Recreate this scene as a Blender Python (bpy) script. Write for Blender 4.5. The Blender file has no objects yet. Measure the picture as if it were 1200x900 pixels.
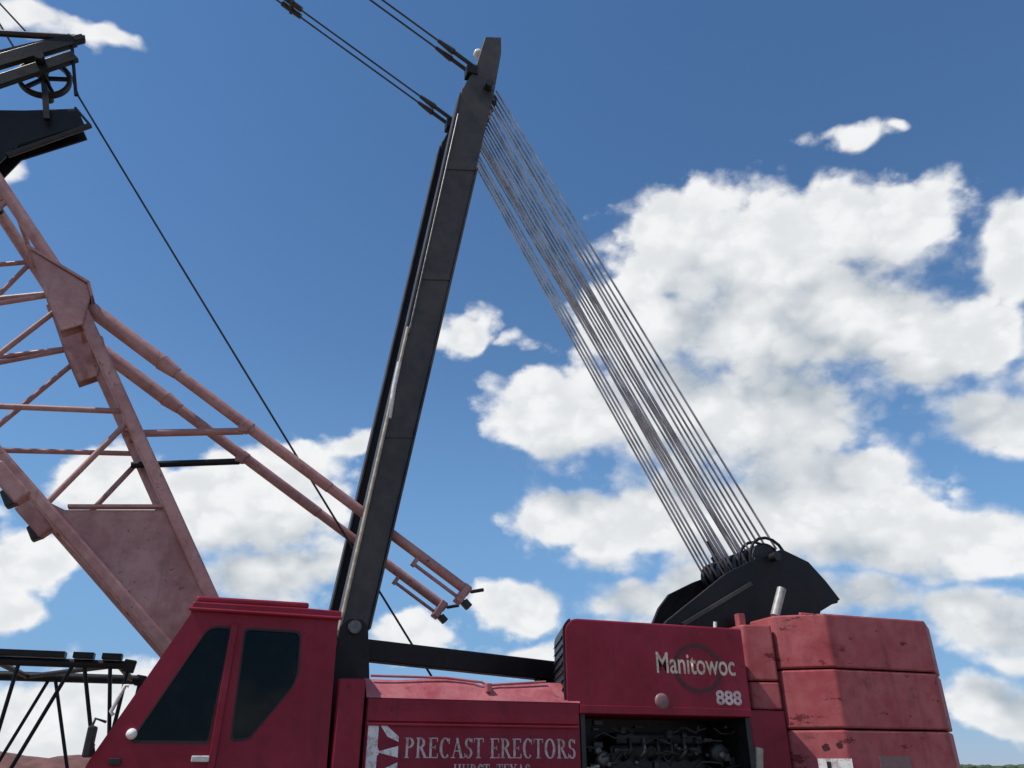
import bpy, bmesh, math, random
from mathutils import Vector, Matrix, geometry

rnd = random.Random(7)
scene = bpy.context.scene
COL = scene.collection

# ------------------------------------------------------------------ camera
FPX, PITCH, YAW, EYE = 900.0, math.radians(26.4), math.radians(19.7), 1.6
cam_d = bpy.data.cameras.new('camera')
cam = bpy.data.objects.new('camera', cam_d)
COL.objects.link(cam)
cam.location = (0, 0, EYE)
cam.rotation_euler = (math.pi / 2 + PITCH, 0, -YAW)
cam_d.sensor_fit = 'HORIZONTAL'
cam_d.sensor_width = 36.0
cam_d.lens = 36.0 * FPX / 1200.0
cam_d.clip_start, cam_d.clip_end = 0.1, 12000
scene.camera = cam

FWD = Vector((math.sin(YAW) * math.cos(PITCH), math.cos(YAW) * math.cos(PITCH), math.sin(PITCH)))
RIGHT = Vector((math.cos(YAW), -math.sin(YAW), 0))
UPV = RIGHT.cross(FWD)
CAM = Vector((0, 0, EYE))


def ray(px, py):
    return FWD * FPX + RIGHT * (px - 600) - UPV * (py - 450)


def P(px, py, Y):
    """the point of the vertical plane y = Y (parallel to the machine's side) seen at a photo pixel"""
    d = ray(px, py)
    return CAM + d * (Y / d.y)


def XZ(px, py, Y):
    p = P(px, py, Y)
    return (p.x, p.z)


# ------------------------------------------------------------------ sky, sun, exposure
SUN_EL = math.radians(58)
SUN_AZ = math.radians(-4)     # almost along the machine: its side only gets grazing light
SUN_DIR = Vector((-math.cos(SUN_EL) * math.cos(SUN_AZ), math.cos(SUN_EL) * math.sin(SUN_AZ), math.sin(SUN_EL)))
world = bpy.data.worlds.new('World')
scene.world = world
world.use_nodes = True
wt = world.node_tree
wt.nodes.clear()


class NB:
    """small helper to write node trees"""
    def __init__(self, tree):
        self.t = tree

    def n(self, typ, **kw):
        nd = self.t.nodes.new(typ)
        for k, v in kw.items():
            setattr(nd, k, v)
        return nd

    def put(self, sock, v):
        if isinstance(v, bpy.types.NodeSocket):
            self.t.links.new(v, sock)
        else:
            sock.default_value = v

    def math(self, op, a, b=0.0, c=0.0, clamp=False):
        nd = self.n('ShaderNodeMath', operation=op, use_clamp=clamp)
        for s, v in zip(nd.inputs, (a, b, c)):
            self.put(s, v)
        return nd.outputs[0]

    def vmath(self, op, a, b=None, scale=None):
        nd = self.n('ShaderNodeVectorMath', operation=op)
        self.put(nd.inputs[0], a)
        if b is not None:
            self.put(nd.inputs[1], b)
        if scale is not None:
            self.put(nd.inputs['Scale'], scale)
        return nd.outputs['Value'] if op in ('LENGTH', 'DOT_PRODUCT') else nd.outputs[0]

    def noise(self, vec, scale, detail=6.0, rough=0.55, color=False, lac=2.0, dist=0.0):
        nd = self.n('ShaderNodeTexNoise')
        if vec is not None:
            self.put(nd.inputs['Vector'], vec)
        nd.inputs['Scale'].default_value = scale
        nd.inputs['Detail'].default_value = detail
        nd.inputs['Roughness'].default_value = rough
        nd.inputs['Lacunarity'].default_value = lac
        nd.inputs['Distortion'].default_value = dist
        return nd.outputs['Color' if color else 'Fac']

    def ramp(self, v, a, b, lo=0.0, hi=1.0, smooth=True):
        nd = self.n('ShaderNodeMapRange', interpolation_type='SMOOTHSTEP' if smooth else 'LINEAR')
        self.put(nd.inputs['Value'], v)
        for i, x in zip((1, 2, 3, 4), (a, b, lo, hi)):
            self.put(nd.inputs[i], x)
        return nd.outputs[0]

    def mix(self, f, a, b, blend='MIX'):
        nd = self.n('ShaderNodeMix', data_type='RGBA', blend_type=blend)
        self.put(nd.inputs['Factor'], f)
        for s, v in ((nd.inputs['A'], a), (nd.inputs['B'], b)):
            pass
        A = [s for s in nd.inputs if s.name == 'A' and s.type == 'RGBA'][0]
        B = [s for s in nd.inputs if s.name == 'B' and s.type == 'RGBA'][0]
        self.put(A, a)
        self.put(B, b)
        return [s for s in nd.outputs if s.type == 'RGBA'][0]


def azel(d):
    d = d.normalized()
    return math.atan2(d.x, d.y), math.asin(d.z)


# fair-weather cumulus: photo pixel centre and half-size turned into compass bearing, height and angular size
CLOUDS = [(745, 385, 90, 62), (1185, 770, 66, 26), (850, 300, 165, 90), (1000, 265, 130, 60), (920, 375, 190, 105), (1075, 400, 130, 60), (660, 485, 92, 60),
          (770, 470, 130, 80), (905, 480, 130, 95), (690, 612, 105, 48), (810, 610, 150, 66), (965, 600, 160, 76),
          (1005, 550, 90, 32), (1110, 628, 130, 44), (1185, 495, 90, 44), (1196, 285, 52, 66), (990, 160, 60, 15), (1058, 149, 18, 8),
          (540, 387, 40, 32), (600, 397, 24, 11), (325, 562, 100, 44), (300, 612, 116, 42), (335, 668, 104, 46),
          (130, 562, 70, 40), (225, 590, 90, 42), (600, 712, 64, 34), (745, 710, 84, 34), (815, 690, 52, 46),
          (1150, 728, 84, 46), (1185, 830, 84, 38), (30, 662, 74, 38), (8, 715, 48, 34),
          (30, 22, 80, 26), (112, 42, 50, 14), (8, 200, 34, 36), (60, 845, 170, 66), (480, 748, 80, 24),
          (640, 770, 80, 20), (960, 690, 120, 30), (1040, 655, 90, 26), (412, 520, 36, 20), (-90, 600, 90, 60), (1290, 420, 110, 80), (1300, 640, 110, 60)]


def cloud_params():
    """for each cumulus: centre direction, the two axes of its outline scaled by its angular size, and its bulk"""
    out = []
    for x, y, rx, ry in CLOUDS:
        c = ray(x, y).normalized()
        h = (ray(x + rx, y).normalized() - ray(x - rx, y).normalized()) / 2
        v = (ray(x, y - ry).normalized() - ray(x, y + ry).normalized()) / 2
        out.append((c, h / h.length_squared, v / v.length_squared, min(1.0, 0.35 + min(rx, ry * 1.5) / 95)))
    return out


def cloud_field(b, d, params):
    """how much cloud stands in direction d: the cumuli above, and scattered ones of the same kind all round"""
    flat = b.vmath('MULTIPLY', d, (1, 1, 1.35))
    warp = b.vmath('SUBTRACT', b.noise(flat, 14.0, 2.0, 0.5, color=True), (0.5, 0.5, 0.5))
    dw = b.vmath('ADD', d, b.vmath('MULTIPLY', warp, (0.06, 0.06, 0.045)))
    m = None
    for c, h, v, k in params:
        u = b.math('SUBTRACT', b.vmath('DOT_PRODUCT', dw, tuple(h)), c.dot(h))
        w = b.math('SUBTRACT', b.vmath('DOT_PRODUCT', dw, tuple(v)), c.dot(v))
        q = b.math('MULTIPLY_ADD', w, w, b.math('MULTIPLY', u, u))
        f = b.math('MULTIPLY_ADD', q, -0.5 * k, 0.5 * k - 0.17 * (1 - k))
        m = f if m is None else b.math('SMOOTH_MAX', m, f, 0.14)
    # outside this stretch of sky the same weather goes on
    away = b.ramp(b.vmath('DOT_PRODUCT', d, tuple(FWD)), 0.74, 0.60)
    m = b.math('MULTIPLY_ADD', away, -1.2, m)
    other = b.math('MULTIPLY_ADD', b.noise(flat, 4.2, 2.0, 0.5), 3.2, -1.78)
    other = b.math('SUBTRACT', other, b.math('MULTIPLY_ADD', away, -1.5, 1.5))
    m = b.math('MAXIMUM', b.math('MAXIMUM', m, -0.55), b.math('MINIMUM', other, 0.5))
    fb = b.math('SUBTRACT', b.noise(flat, 13.0, 2.0, 0.5), 0.5)
    return b.math('MULTIPLY_ADD', fb, 0.75, m), flat


def build_world():
    b = NB(wt)
    tc = b.n('ShaderNodeTexCoord')
    d = b.vmath('NORMALIZE', tc.outputs['Generated'])
    sky = b.n('ShaderNodeTexSky', sky_type='NISHITA', sun_disc=False)
    sky.sun_elevation = SUN_EL
    sky.sun_rotation = math.atan2(SUN_DIR.x, SUN_DIR.y)
    sky.altitude = 200
    sky.air_density = 1.0
    sky.dust_density = 0.0
    sky.ozone_density = 1.0
    bg_sky = b.n('ShaderNodeBackground')
    hs = b.n('ShaderNodeHueSaturation')
    hs.inputs['Saturation'].default_value = SKY_SAT
    b.put(hs.inputs['Color'], sky.outputs[0])
    elv = b.n('ShaderNodeSeparateXYZ')
    b.put(elv.inputs[0], d)
    hz = b.ramp(elv.outputs[2], 0.50, 0.04, 0.0, 0.8)        # even blue low over the land, all round
    b.put(bg_sky.inputs[0], b.mix(hz, hs.outputs[0], (1.05, 2.45, 4.7, 1)))
    bg_sky.inputs[1].default_value = SKY_STRENGTH
    params = cloud_params()
    B0, flat = cloud_field(b, d, params)
    d2 = b.vmath('NORMALIZE', b.vmath('ADD', d, tuple(SUN_DIR * 0.05 + Vector((0, 0, 0.04)))))
    B1, _ = cloud_field(b, d2, [p for p, c in zip(params, CLOUDS) if c[2] * c[3] > 3400])

    def puffs(dd):
        """rounded cauliflower heads"""
        nd = b.n('ShaderNodeTexVoronoi', feature='F1')
        wob = b.vmath('SUBTRACT', b.noise(dd, 30.0, 3.0, 0.6, color=True), (0.5, 0.5, 0.5))
        b.put(nd.inputs['Vector'], b.vmath('ADD', dd, b.vmath('MULTIPLY', wob, (0.03, 0.03, 0.03))))
        nd.inputs['Scale'].default_value = 19.0
        nd.inputs['Detail'].default_value = 2.0
        nd.inputs['Roughness'].default_value = 0.5
        return b.math('SUBTRACT', 0.5, nd.outputs['Distance'])
    p0 = puffs(flat)
    wisp = b.math('SUBTRACT', b.noise(flat, 30.0, 7.0, 0.6), 0.5)
    f0 = b.math('MULTIPLY_ADD', b.math('ADD', p0, 0.52), 0.40, b.math('MULTIPLY_ADD', wisp, 0.75, b.math('MULTIPLY_ADD', b.ramp(B0, 0.02, 0.34), 0.24, B0)))
    big = b.math('SUBTRACT', B0, B1)
    shade = b.ramp(big, 0.24, -0.32)
    # sunlit heads end crisply, shaded bases fray out
    dens = b.ramp(f0, -0.10, b.math('MULTIPLY_ADD', shade, 0.32, 0.40))
    thick = b.ramp(B0, 0.0, 0.45)
    small = b.ramp(b.math('MULTIPLY_ADD', wisp, 0.8, p0), 0.05, -0.75)
    soft = b.math('MULTIPLY', b.math('MULTIPLY_ADD', thick, 0.75, 0.15), b.math('MULTIPLY_ADD', small, 0.30, b.math('MULTIPLY', shade, 0.85)), clamp=True)
    colr = b.mix(soft, (0.97, 0.98, 0.985, 1), (0.37, 0.44, 0.51, 1))
    bg_c = b.n('ShaderNodeBackground')
    b.put(bg_c.inputs[0], colr)
    bg_c.inputs[1].default_value = CLOUD_STRENGTH
    mx = b.n('ShaderNodeMixShader')
    b.put(mx.inputs[0], b.math('MULTIPLY', dens, 0.985))
    b.put(mx.inputs[1], bg_sky.outputs[0])
    b.put(mx.inputs[2], bg_c.outputs[0])
    out = b.n('ShaderNodeOutputWorld')
    b.put(out.inputs[0], mx.outputs[0])


SKY_SAT, SKY_STRENGTH, CLOUD_STRENGTH = 1.20, 0.134, 0.94
build_world()
world.cycles.sampling_method = 'MANUAL'
world.cycles.sample_map_resolution = 1024

sun_d = bpy.data.lights.new('sun', 'SUN')
sun_d.energy = 4.8
sun_d.angle = math.radians(0.55)
sun_d.color = (1.0, 0.955, 0.89)
sun = bpy.data.objects.new('sun', sun_d)
COL.objects.link(sun)
sun.rotation_euler = SUN_DIR.to_track_quat('Z', 'Y').to_euler()

vs = scene.view_settings
vs.view_transform = 'Standard'
vs.look = 'None'
vs.exposure = 0.0
vs.gamma = 1.0
vs.use_curve_mapping = False
scene.cycles.max_bounces = 8
scene.cycles.transparent_max_bounces = 12


# ------------------------------------------------------------------ materials
def mat_base(name):
    m = bpy.data.materials.new(name)
    m.use_nodes = True
    b = NB(m.node_tree)
    bs = m.node_tree.nodes['Principled BSDF']
    tc = b.n('ShaderNodeTexCoord')
    return m, b, bs, tc.outputs['Object']


def paint(name, col, faded, chip, fade_amt=0.5, chips=0.5, rough=0.42, dirt=(0.09, 0.07, 0.055), dirt_amt=0.35, streak=0.4, scale=1.0, coat=0.0, spec=0.5, chip_lo=0.70, chip_scale=9.0, edge=0.0, chip_dir=(1, 1, 1)):
    """weathered enamel: chalky fading, run-down streaks, chips down to primer or rust, dust, slight dents"""
    m, b, bs, co = mat_base(name)
    big = b.noise(co, 1.6 * scale, 5.0, 0.6)
    mid = b.noise(co, 7.0 * scale, 6.0, 0.6)
    fine = b.noise(co, 55.0 * scale, 4.0, 0.6)
    st = b.noise(b.vmath('MULTIPLY', co, (9 * scale, 9 * scale, 0.7 * scale)), 1.0, 5.0, 0.6)
    fade = b.math('MULTIPLY', b.ramp(b.math('MULTIPLY_ADD', mid, 0.5, b.math('MULTIPLY', big, 0.7)), 0.38, 0.78), fade_amt)
    c = b.mix(fade, (*col, 1), (*faded, 1))
    d = b.math('MULTIPLY', b.ramp(st, 0.52, 0.8), streak)
    c = b.mix(d, c, (*dirt, 1))
    grime = b.math('MULTIPLY', b.ramp(b.noise(co, 3.1 * scale, 8.0, 0.7), 0.5, 0.78), dirt_amt)
    c = b.mix(grime, c, (*dirt, 1))
    chipm = b.math('MULTIPLY', b.ramp(b.math('MULTIPLY_ADD', fine, 0.22, b.math('MULTIPLY', b.noise(b.vmath('MULTIPLY', co, chip_dir), chip_scale * scale, 7.0, 0.66), 0.93)), chip_lo, chip_lo + 0.035), chips)
    c = b.mix(chipm, c, (*chip, 1))
    if edge > 0:
        bv = b.n('ShaderNodeBevel')
        bv.samples = 4
        bv.inputs['Radius'].default_value = 0.035
        gn = b.n('ShaderNodeNewGeometry')
        em = b.math('SUBTRACT', 1.0, b.vmath('DOT_PRODUCT', bv.outputs[0], gn.outputs['Normal']))
        em = b.ramp(b.math('MULTIPLY', em, b.ramp(b.noise(co, 9.0, 6.0, 0.7), 0.35, 0.65, 0.2, 1.8)), 0.02, 0.12)
        em = b.math('MULTIPLY', em, edge)
        c = b.mix(em, c, (*chip, 1))
    c = b.mix(b.ramp(fine, 0.3, 0.7, 0.0, 0.10), c, (*faded, 1))
    b.put(bs.inputs['Base Color'], c)
    r = b.math('MULTIPLY_ADD', mid, 0.28, rough - 0.12)
    r = b.math('MULTIPLY_ADD', chipm, 0.25, r)
    b.put(bs.inputs['Roughness'], b.math('MULTIPLY_ADD', grime, 0.35, r, clamp=True))
    bs.inputs['Specular IOR Level'].default_value = spec
    bs.inputs['Coat Weight'].default_value = coat
    bs.inputs['Coat Roughness'].default_value = 0.18
    bump = b.n('ShaderNodeBump')
    bump.inputs['Strength'].default_value = 0.22
    bump.inputs['Distance'].default_value = 0.012
    hgt = b.math('MULTIPLY_ADD', chipm, -0.4, b.math('MULTIPLY_ADD', fine, 0.10, b.math('MULTIPLY', b.noise(co, 2.6 * scale, 3.0, 0.5), 1.6)))
    b.put(bump.inputs['Height'], hgt)
    b.put(bs.inputs['Normal'], bump.outputs[0])
    return m


def plain(name, col, rough=0.5, metal=0.0, var=0.25, scale=20.0, spec=0.5):
    m, b, bs, co = mat_base(name)
    f = b.noise(co, scale, 6.0, 0.65)
    c = b.mix(b.ramp(f, 0.3, 0.75), tuple(x * (1 - var) for x in col) + (1,), tuple(min(1, x * (1 + var)) for x in col) + (1,))
    b.put(bs.inputs['Base Color'], c)
    b.put(bs.inputs['Roughness'], b.math('MULTIPLY_ADD', f, 0.25, rough - 0.12, clamp=True))
    bs.inputs['Metallic'].default_value = metal
    bs.inputs['Specular IOR Level'].default_value = spec
    return m


def worn_vinyl(name, col, under, wear=0.45):
    m, b, bs, co = mat_base(name)
    n1 = b.noise(co, 22.0, 7.0, 0.7)
    n2 = b.noise(co, 6.0, 4.0, 0.6)
    c = b.mix(b.ramp(n2, 0.3, 0.7), (*col, 1), tuple(x * 0.72 for x in col) + (1,))
    c = b.mix(b.math('MULTIPLY', b.ramp(b.math('MULTIPLY_ADD', n2, 0.4, n1), 0.70, 0.78), wear), c, (*under, 1))
    b.put(bs.inputs['Base Color'], c)
    bs.inputs['Roughness'].default_value = 0.55
    return m


def rope_mat(name, col, rough=0.45):
    m, b, bs, co = mat_base(name)
    uv = b.n('ShaderNodeTexCoord').outputs['UV']
    wv = b.n('ShaderNodeTexWave', wave_type='BANDS', bands_direction='DIAGONAL')
    b.put(wv.inputs['Vector'], uv)
    wv.inputs['Scale'].default_value = 3.0
    f = b.noise(co, 3.0, 6.0, 0.6)
    c = b.mix(b.ramp(f, 0.35, 0.7), (*col, 1), tuple(x * 0.45 for x in col) + (1,))
    b.put(bs.inputs['Base Color'], c)
    bs.inputs['Metallic'].default_value = 0.55
    bs.inputs['Roughness'].default_value = rough
    bump = b.n('ShaderNodeBump')
    bump.inputs['Strength'].default_value = 0.5
    bump.inputs['Distance'].default_value = 0.004
    b.put(bump.inputs['Height'], wv.outputs['Fac'])
    b.put(bs.inputs['Normal'], bump.outputs[0])
    return m


def glass_mat(name, tint):
    m = bpy.data.materials.new(name)
    m.use_nodes = True
    b = NB(m.node_tree)
    m.node_tree.nodes.remove(m.node_tree.nodes['Principled BSDF'])
    tr = b.n('ShaderNodeBsdfTransparent')
    tr.inputs[0].default_value = (*tint, 1)
    gl = b.n('ShaderNodeBsdfGlossy')
    gl.inputs['Roughness'].default_value = 0.05
    gl.inputs['Color'].default_value = (0.42, 0.46, 0.47, 1)
    fr = b.n('ShaderNodeFresnel')
    fr.inputs[0].default_value = 1.45
    mx = b.n('ShaderNodeMixShader')
    b.put(mx.inputs[0], fr.outputs[0])
    b.put(mx.inputs[1], tr.outputs[0])
    b.put(mx.inputs[2], gl.outputs[0])
    du = b.n('ShaderNodeBsdfDiffuse')
    du.inputs[0].default_value = (0.16, 0.15, 0.13, 1)
    co = b.n('ShaderNodeTexCoord').outputs['Object']
    dust = b.ramp(b.noise(co, 5.0, 7.0, 0.65), 0.45, 0.85, 0.005, 0.06)
    m2 = b.n('ShaderNodeMixShader')
    b.put(m2.inputs[0], dust)
    b.put(m2.inputs[1], mx.outputs[0])
    b.put(m2.inputs[2], du.outputs[0])
    b.put(m.node_tree.nodes['Material Output'].inputs[0], m2.outputs[0])
    return m


M = {}
M['red'] = paint('crimson_enamel', (0.185, 0.0015, 0.0155), (0.25, 0.014, 0.038), (0.045, 0.006, 0.010), 0.75, 0.5, 0.46, dirt=(0.065, 0.010, 0.014), dirt_amt=0.55, streak=0.55, spec=0.32)
M['red_worn_lit'] = paint('crimson_enamel_worn_lit', (0.26, 0.030, 0.046), (0.46, 0.17, 0.18), (0.06, 0.022, 0.02), 0.7, 0.6, 0.5, dirt_amt=0.3, streak=0.3)  # worn crimson made paler: light on the shoulder put into the colour
M['weight'] = paint('faded_weight_paint', (0.27, 0.036, 0.046), (0.38, 0.115, 0.120), (0.095, 0.010, 0.014), 0.85, 0.9, 0.6, dirt=(0.085, 0.02, 0.022), dirt_amt=0.75, streak=0.6, scale=0.8, chip_lo=0.665, chip_scale=3.0, spec=0.3, edge=0.8, chip_dir=(0.9, 0.9, 2.4))
M['boom'] = paint('faded_boom_paint', (0.27, 0.118, 0.112), (0.43, 0.250, 0.232), (0.085, 0.032, 0.022), 0.85, 0.8, 0.45, dirt=(0.10, 0.05, 0.042), dirt_amt=0.45, streak=0.4, scale=1.4, spec=0.4, edge=0.6)
M['black'] = paint('black_steel_paint', (0.004, 0.0042, 0.0048), (0.013, 0.013, 0.014), (0.05, 0.035, 0.025), 0.8, 0.3, 0.46, dirt=(0.022, 0.020, 0.018), dirt_amt=0.3, streak=0.3, spec=0.25)
M['mast'] = paint('grey_black_mast_paint', (0.022, 0.0205, 0.019), (0.070, 0.061, 0.053), (0.10, 0.055, 0.035), 0.9, 0.5, 0.45, dirt=(0.06, 0.042, 0.034), dirt_amt=0.4, streak=0.6, spec=0.4)
M['pipe'] = plain('pale_grey_pipe', (0.55, 0.55, 0.53), 0.4, 0.0, 0.2)
M['stack'] = plain('dull_galvanised_pipe', (0.30, 0.30, 0.28), 0.5, 0.2, 0.3, 9)
M['dark'] = plain('oily_dark_metal', (0.02, 0.02, 0.021), 0.45, 0.2, 0.5, 14)
M['iron'] = plain('engine_grey_metal', (0.12, 0.115, 0.11), 0.4, 0.6, 0.45, 18)
M['oily'] = plain('oily_grey_metal', (0.035, 0.034, 0.032), 0.4, 0.5, 0.5, 18)
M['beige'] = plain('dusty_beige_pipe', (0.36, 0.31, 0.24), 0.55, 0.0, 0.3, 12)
M['white'] = worn_vinyl('white_vinyl', (0.76, 0.74, 0.72), (0.30, 0.10, 0.10), 0.5)
M['pinkwhite'] = worn_vinyl('aged_white_vinyl', (0.56, 0.46, 0.45), (0.20, 0.02, 0.03), 0.4)
M['cream'] = worn_vinyl('aged_cream_vinyl', (0.62, 0.53, 0.41), (0.20, 0.03, 0.03), 0.4)
M['darkred'] = plain('dark_red_vinyl', (0.05, 0.002, 0.004), 0.45, 0.0, 0.2, 20)
M['badge'] = plain('faded_pink_plate', (0.19, 0.10, 0.10), 0.5, 0.0, 0.15, 30)
M['rubber'] = plain('black_rubber', (0.016, 0.016, 0.017), 0.7, 0.0, 0.2, 30)
M['rope'] = rope_mat('galvanised_wire_rope', (0.52, 0.51, 0.52), 0.38)
M['rope_dark'] = rope_mat('greased_wire_rope', (0.05, 0.048, 0.048), 0.5)
M['glass'] = glass_mat('tinted_cab_glass', (0.034, 0.040, 0.041))
M['seat'] = plain('black_seat_vinyl', (0.012, 0.012, 0.013), 0.6, 0.0, 0.3, 10)
M['interior'] = plain('dark_cab_lining', (0.03, 0.032, 0.032), 0.7, 0.0, 0.3, 8)
M['lens'] = plain('white_lamp_lens', (0.75, 0.75, 0.72), 0.2, 0.0, 0.05, 8)
M['steel'] = plain('worn_track_steel', (0.09, 0.075, 0.065), 0.55, 0.5, 0.4, 12)
M['timber'] = plain('weathered_timber', (0.22, 0.16, 0.11), 0.8, 0.0, 0.4, 9)


def ground_mat():
    m, b, bs, co = mat_base('packed_dirt')
    a = b.noise(co, 0.35, 8.0, 0.65)
    f = b.noise(co, 14.0, 6.0, 0.7)
    c = b.mix(b.ramp(a, 0.35, 0.7), (0.20, 0.145, 0.10, 1), (0.29, 0.23, 0.17, 1))
    c = b.mix(b.ramp(f, 0.5, 0.75, 0, 0.6), c, (0.13, 0.10, 0.075, 1))
    b.put(bs.inputs['Base Color'], c)
    bs.inputs['Roughness'].default_value = 0.95
    bp = b.n('ShaderNodeBump')
    bp.inputs['Strength'].default_value = 0.6
    bp.inputs['Distance'].default_value = 0.03
    b.put(bp.inputs['Height'], b.math('ADD', f, a))
    b.put(bs.inputs['Normal'], bp.outputs[0])
    return m


M['ground'] = ground_mat()
M['bank'] = plain('red_brown_earth', (0.13, 0.055, 0.05), 0.95, 0.0, 0.4, 2.5)
M['leaf'] = plain('far_foliage', (0.045, 0.065, 0.03), 0.9, 0.0, 0.5, 0.3)


# ------------------------------------------------------------------ mesh helpers
class MB:
    def __init__(self):
        self.v, self.f, self.smooth = [], [], []

    def add(self, vs_, fs, smooth=False):
        o = len(self.v)
        self.v += [tuple(x) for x in vs_]
        self.f += [tuple(i + o for i in f) for f in fs]
        self.smooth += [smooth] * len(fs)
        return self

    def box(self, x0, x1, y0, y1, z0, z1):
        vs_ = [(x, y, z) for z in (z0, z1) for y in (y0, y1) for x in (x0, x1)]
        return self.add(vs_, [(0, 2, 3, 1), (4, 5, 7, 6), (0, 1, 5, 4), (2, 6, 7, 3), (0, 4, 6, 2), (1, 3, 7, 5)])

    def prism(self, pts, y0, y1, holes=()):
        """outline in x,z between two depths y0 < y1, with openings"""
        loops = [list(pts)] + [list(h) for h in holes]
        tris = geometry.tessellate_polygon([[Vector((p[0], p[1], 0)) for p in l] for l in loops])
        flat = [p for l in loops for p in l]
        n = len(flat)
        vs_ = [(p[0], y0, p[1]) for p in flat] + [(p[0], y1, p[1]) for p in flat]
        fs = []
        if holes:
            for t in tris:
                fs += [tuple(t), tuple(i + n for i in reversed(t))]
        else:
            fs += [tuple(range(n)), tuple(reversed(range(n, 2 * n)))]
        o = 0
        for l in loops:
            k = len(l)
            for i in range(k):
                j = (i + 1) % k
                fs.append((o + i, o + j, o + j + n, o + i + n))
            o += k
        return self.add(vs_, fs)

    def slab(self, pts, z0, z1):
        """plan outline in x,y between two heights"""
        n = len(pts)
        vs_ = [(p[0], p[1], z0) for p in pts] + [(p[0], p[1], z1) for p in pts]
        fs = [tuple(reversed(range(n))), tuple(range(n, 2 * n))]
        fs += [(i, (i + 1) % n, (i + 1) % n + n, i + n) for i in range(n)]
        return self.add(vs_, fs)

    def beam(self, a, b, w, h, up=(0, 1, 0)):
        """box from a to b; w along 'up', h across"""
        a, b = Vector(a), Vector(b)
        d = (b - a).normalized()
        s = Vector(up)
        s = (s - d * s.dot(d)).normalized()
        t = d.cross(s)
        vs_ = [p + s * (w / 2 * i) + t * (h / 2 * j) for p in (a, b) for i, j in ((-1, -1), (1, -1), (1, 1), (-1, 1))]
        return self.add(vs_, [(0, 1, 2, 3), (7, 6, 5, 4), (0, 4, 5, 1), (1, 5, 6, 2), (2, 6, 7, 3), (3, 7, 4, 0)])

    def tube(self, pts, r, n=10, r2=None, cap=True):
        pts = [Vector(p) for p in pts]
        m = len(pts)
        rings = []
        ref = None
        for i, p in enumerate(pts):
            d = (pts[min(i + 1, m - 1)] - pts[max(i - 1, 0)]).normalized()
            if ref is None:
                ref = Vector((0, 1, 0)) if abs(d.y) < 0.9 else Vector((0, 0, 1))
            s = (ref - d * ref.dot(d)).normalized()
            t = d.cross(s)
            rr = r if r2 is None else r + (r2 - r) * i / (m - 1)
            rings += [p + (s * math.cos(2 * math.pi * k / n) + t * math.sin(2 * math.pi * k / n)) * rr for k in range(n)]
        fs = [(i * n + k, i * n + (k + 1) % n, (i + 1) * n + (k + 1) % n, (i + 1) * n + k) for i in range(m - 1) for k in range(n)]
        self.add(rings, fs, True)
        if cap:
            self.add(rings[:n], [tuple(reversed(range(n)))])
            self.add(rings[-n:], [tuple(range(n))])
        return self

    def lathe(self, c, prof, n=28, axis='y'):
        """profile of (radius, offset) about an axis through c"""
        c = Vector(c)
        vs_ = []
        for r, o in prof:
            for k in range(n):
                a = 2 * math.pi * k / n
                if axis == 'y':
                    vs_.append(c + Vector((r * math.cos(a), o, r * math.sin(a))))
                elif axis == 'z':
                    vs_.append(c + Vector((r * math.cos(a), r * math.sin(a), o)))
                else:
                    vs_.append(c + Vector((o, r * math.cos(a), r * math.sin(a))))
        m = len(prof)
        fs = [(i * n + k, i * n + (k + 1) % n, (i + 1) * n + (k + 1) % n, (i + 1) * n + k) for i in range(m - 1) for k in range(n)]
        return self.add(vs_, fs, True)

    def build(self, name, mat, parent=None, bevel=0.0, label=None):
        me = bpy.data.meshes.new(name)
        me.from_pydata(self.v, [], self.f)
        bm = bmesh.new()
        bm.from_mesh(me)
        for f, s in zip(bm.faces, self.smooth):
            f.smooth = s
        bmesh.ops.recalc_face_normals(bm, faces=bm.faces)
        if bevel > 0:
            es = [e for e in bm.edges if len(e.link_faces) == 2 and e.calc_face_angle(0) > 0.45]
            bmesh.ops.bevel(bm, geom=es, offset=bevel, segments=2, profile=0.5, affect='EDGES', clamp_overlap=True)
        bm.to_mesh(me)
        bm.free()
        me.materials.append(mat)
        ob = bpy.data.objects.new(name, me)
        COL.objects.link(ob)
        attach(ob, parent)
        if label:
            ob['label'] = label
        return ob


def attach(ob, parent):
    if parent is not None:
        ob.parent = parent
        wp = parent.location.copy()
        q = parent.parent
        while q is not None:
            wp += q.location
            q = q.parent
        ob.location = -wp


def thing(name, loc, label, cat, group=None):
    o = bpy.data.objects.new(name, None)
    COL.objects.link(o)
    o.location = loc
    o['label'] = label
    o['category'] = cat
    if group:
        o['group'] = group
    return o


def struct(ob, kind='structure'):
    ob['kind'] = kind
    return ob


# ------------------------------------------------------------------ ground, bank, far trees
def make_ground():
    # one sheet to the horizon, fine near the machine
    xs = [-5000, -1500, -400, -120, -50] + [-30 + 2.5 * i for i in range(29)] + [60, 130, 420, 1500, 5000]
    ys = [-5000, -1200, -300, -80, -20] + [-10 + 2.5 * i for i in range(25)] + [70, 140, 420, 1500, 5000]
    mb = MB()
    vs_ = [(x, y, rnd.uniform(-0.03, 0.0) if abs(x) < 50 and abs(y) < 60 else -0.03) for y in ys for x in xs]
    n = len(xs)
    fs = [(j * n + i, j * n + i + 1, (j + 1) * n + i + 1, (j + 1) * n + i) for j in range(len(ys) - 1) for i in range(n - 1)]
    mb.add(vs_, fs, True)
    struct(mb.build('ground', M['ground']))


make_ground()


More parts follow.
